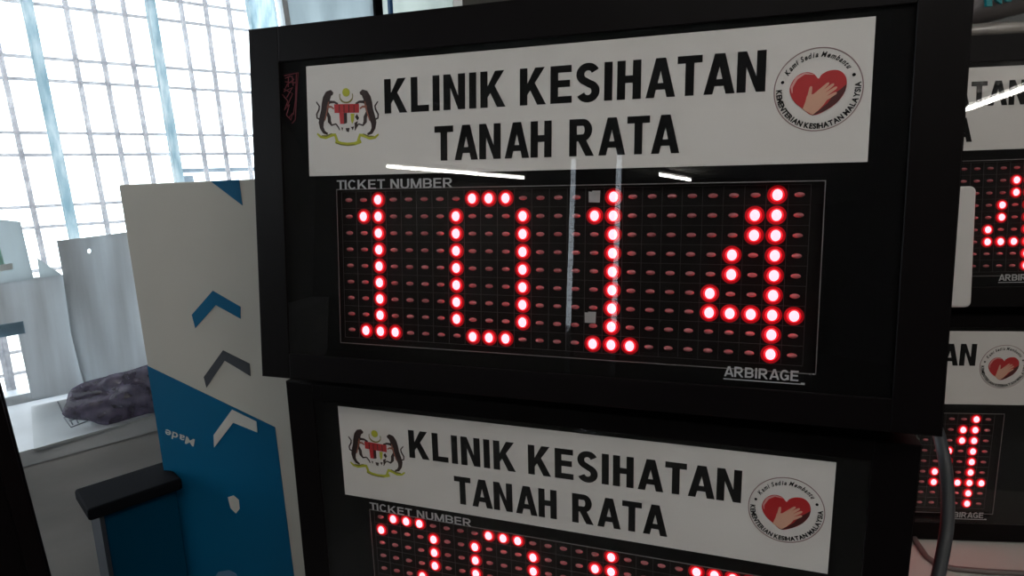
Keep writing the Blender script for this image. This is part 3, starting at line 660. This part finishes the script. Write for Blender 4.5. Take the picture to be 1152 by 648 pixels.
# ------------------------------------------------------------------ black cabinet edge at the far left
e0 = atd(0, 427, .47); cn2 = Vector((.9, -1, 0)).normalized(); e1_ = at(58, 648, e0, cn2); zx = (e0 - e1_).normalized()
ax = cn2.cross(zx).normalized(); ax = ax if ax.x > 0 else -ax; ay = zx.cross(ax).normalized()
bz = e0 - zx * ((e0.z - .004) / zx.z)
KM = Matrix(((ax.x, ay.x, zx.x, bz.x), (ax.y, ay.y, zx.y, bz.y), (ax.z, ay.z, zx.z, bz.z), (0, 0, 0, 1)))
cab = empty('speaker_cabinet', KM, 'black cabinet edge leaning in at the lower left corner', 'cabinet')
cab.name = 'black_cabinet'
m = MB(); m.box(-.13, 0, 0, .035, 0, 1.24); m.build('cabinet_body', M['casing'], cab, bevel=.003)
m = MB(); box_frame(m, -.128, -.002, .002, 1.238, .012, .012, .012, .012, -.004, 0); m.build('cabinet_trim', M['bezel'], cab, bevel=.001)

# ------------------------------------------------------------------ packages on top of the far stack
M['clearwrap'] = mat('clouded_plastic_wrap', (0.07, 0.055, 0.05), .22, spec=.8, noise=(0.26, 0.24, 0.22), nscale=14, bump=.6)
M['wrap2'] = mat('grey_plastic_wrap', (0.22, 0.20, 0.20), .25, spec=.8, bump=.5, nscale=40)
M['teal'] = mat('teal_print', (0.0, 0.17, 0.19), .4)
t0 = POSES[2] @ Vector((21 * U, 3.4 * U, 10.42 * U))
def pillow(name, mt, loc, rx, ry, rz, label, cat, rot, pw=2.6, tilt=0):
    m = MB(); n = 48; ml = 20
    for j in range(ml + 1):
        t = -math.pi / 2 + math.pi * j / ml; cz_, sz2 = math.cos(t), math.sin(t)
        for k in range(n):
            a = 2 * math.pi * k / n; ca, sa = math.cos(a), math.sin(a); f = lambda v: math.copysign(abs(v) ** (2 / pw), v)
            wob = 1 + .03 * math.sin(5 * a + 3 * t) + .02 * math.sin(11 * a - 2 * t)
            m.v.append((rx * f(cz_) * f(ca) * wob, ry * f(cz_) * f(sa) * wob, rz * (f(sz2) + 1)))
    for j in range(ml):
        for k in range(n): m.face([j * n + k, j * n + (k + 1) % n, (j + 1) * n + (k + 1) % n, (j + 1) * n + k], True)
    o = m.build(name, mt); o.matrix_world = Matrix.Translation(loc) @ Matrix.Rotation(rot, 4, 'Z') @ Matrix.Rotation(tilt, 4, 'Y'); return tag(o, label, cat)
pk = pillow('wrapped_package', M['clearwrap'], t0 + Vector((0, 0, 0)), .085, .040, .0102, 'grey plastic wrapped package lying on top of the far right display', 'package', -.1)
pk2 = pillow('printed_package', M['wrap2'], t0 + Vector((.03, .004, .0275)), .10, .036, .03, 'plastic package with teal print, stacked above the grey wrapped package', 'package', -.1, 2.4, -.20)
m = MB()
for k in range(9):
    x = -.035 + k * .009; m.prism([(x, .0135 + .003 * (k % 2)), (x + .005, .012), (x + .007, .045), (x + .001, .05)], -.0375, -.034)
m.build('teal_pattern', M['teal'], pk2)

# ------------------------------------------------------------------ what the glass reflects: lamps, added posts; plus one added fill tube
M['tube'] = mat('fluorescent_tube', (.9, .9, .9), .5, emit=(1.0, 0.96, 0.89), estr=58)
M['fixture'] = mat('lamp_fixture', (.55, .55, .55), .5)
def tube_light(a, b, label):
    a, b = Vector(a), Vector(b); c = (a + b) / 2; d = b - a; L_ = d.length; ang = math.atan2(d.y, d.x)
    r = empty('ceiling_tube_light', Matrix.Translation((c.x, c.y, ZT)) @ Matrix.Rotation(ang, 4, 'Z'), label, 'ceiling light', 'fluorescent tube lights on the ceiling')
    m = MB(); m.box(-L_ / 2 - .03, L_ / 2 + .03, -.04, .04, -.045, 0); m.build('fixture', M['fixture'], r, bevel=.004)
    m = MB(); m.tube([(-L_ / 2, 0, -.075), (L_ / 2, 0, -.075)], .02, 14); m.build('tube', M['tube'], r)
    for s in (-1, 1):
        m = MB(); m.box(s * (L_ / 2 + .01) - .012, s * (L_ / 2 + .01) + .012, -.022, .022, -.1, -.045); m.build('tube_holder', M['fixture'], r)
k = (1.5 - .075) / 1.5
def cl(x, y, P): return (P[0] + (x - P[0]) * k, P[1] + (y - P[1]) * k)
tube_light(cl(-6.44, -5.43, (-.09, .465)), cl(-5.18, -7.09, (.01, .432)), 'ceiling fluorescent tube mirrored as the long streak under the header of the front display')
tube_light(cl(-3.26, -7.64, (.095, .405)), cl(-3.02, -8.3, (.107, .401)), 'short ceiling fluorescent tube mirrored right of the long streak')
tube_light(cl(2.85, -5.55, (.457, .647)), cl(3.50, -3.43, (.513, .643)), 'ceiling fluorescent tube mirrored in the far upper display')
tube_light((-.5, -1.1), (1.5, -1.1), 'added ceiling fluorescent tube, unseen behind the camera, brightening the signs')  # extra tube added to brighten the signs, outside the view
M['steel'] = mat('added_post_steel', (.8, .82, .85), .04, metal=1.0)
def added_post(px, py, D, label):  # invented post, placed to mirror window light as a streak in the glass
    Pp = POSES[0]; n = -(Pp.to_3x3() @ Vector((0, 1, 0))); P = at(px, py, Pp.translation, n); d = (P - CAM).normalized(); r = d - 2 * d.dot(n) * n
    q = P + r * (D / math.hypot(r.x, r.y)); ht = q.z; rh = Vector((r.x, r.y, 0)).normalized(); w_ = -ND
    nn = (w_ - rh).normalized(); rot = Matrix.Rotation(math.atan2(nn.y, nn.x), 4, 'Z')      # polished face turned half-way to the window
    o = empty('streak_post', Matrix.Translation((q.x, q.y, 0)) @ rot, label, 'post')
    m = MB(); m.box(-.015, .015, -.015, .015, .02, ht - .006); m.build('added_post_shaft', M['steel'], o, bevel=.0015)
    m = MB(); m.box(-.06, .06, -.06, .06, 0, .02); m.build('added_post_base', M['steel'], o, bevel=.004)
    m = MB(); m.box(-.016, .016, -.016, .016, ht - .006, ht); m.build('added_post_cap', M['fixture'], o, bevel=.001)
added_post(648, 178, 2.35, 'added square steel post, there to be mirrored as left vertical streak in the front display')
added_post(700, 150, 2.35, 'added square steel post, there to be mirrored as right vertical streak in the front display')

# ------------------------------------------------------------------ world, outside ground, camera
w = bpy.data.worlds.new('world'); bpy.context.scene.world = w; w.use_nodes = True
bg = w.node_tree.nodes['Background']; bg.inputs[0].default_value = (0.93, 0.98, 1.0, 1); bg.inputs[1].default_value = 4.6
m = MB(); m.box(-14, 14, .16, 12, -.4, -.3); g = m.build('ground', mat('pale_concrete', (0.75, 0.76, 0.74), .9)); g.matrix_world = ROOM; tag(g, kind='structure')
cam = bpy.data.cameras.new('camera'); co = bpy.data.objects.new('camera', cam); C.objects.link(co)
cam.sensor_width = 36; cam.lens = 36 * FPX / 1152; cam.clip_start = .01; cam.clip_end = 100
cmx = (WM @ Matrix(((1, 0, 0), (0, -1, 0), (0, 0, -1)))).to_4x4(); cmx.translation = CAM; co.matrix_world = cmx
sc = bpy.context.scene; sc.camera = co
sc.view_settings.view_transform = 'Standard'; sc.view_settings.look = 'None'; sc.view_settings.gamma = 1; sc.view_settings.exposure = 0
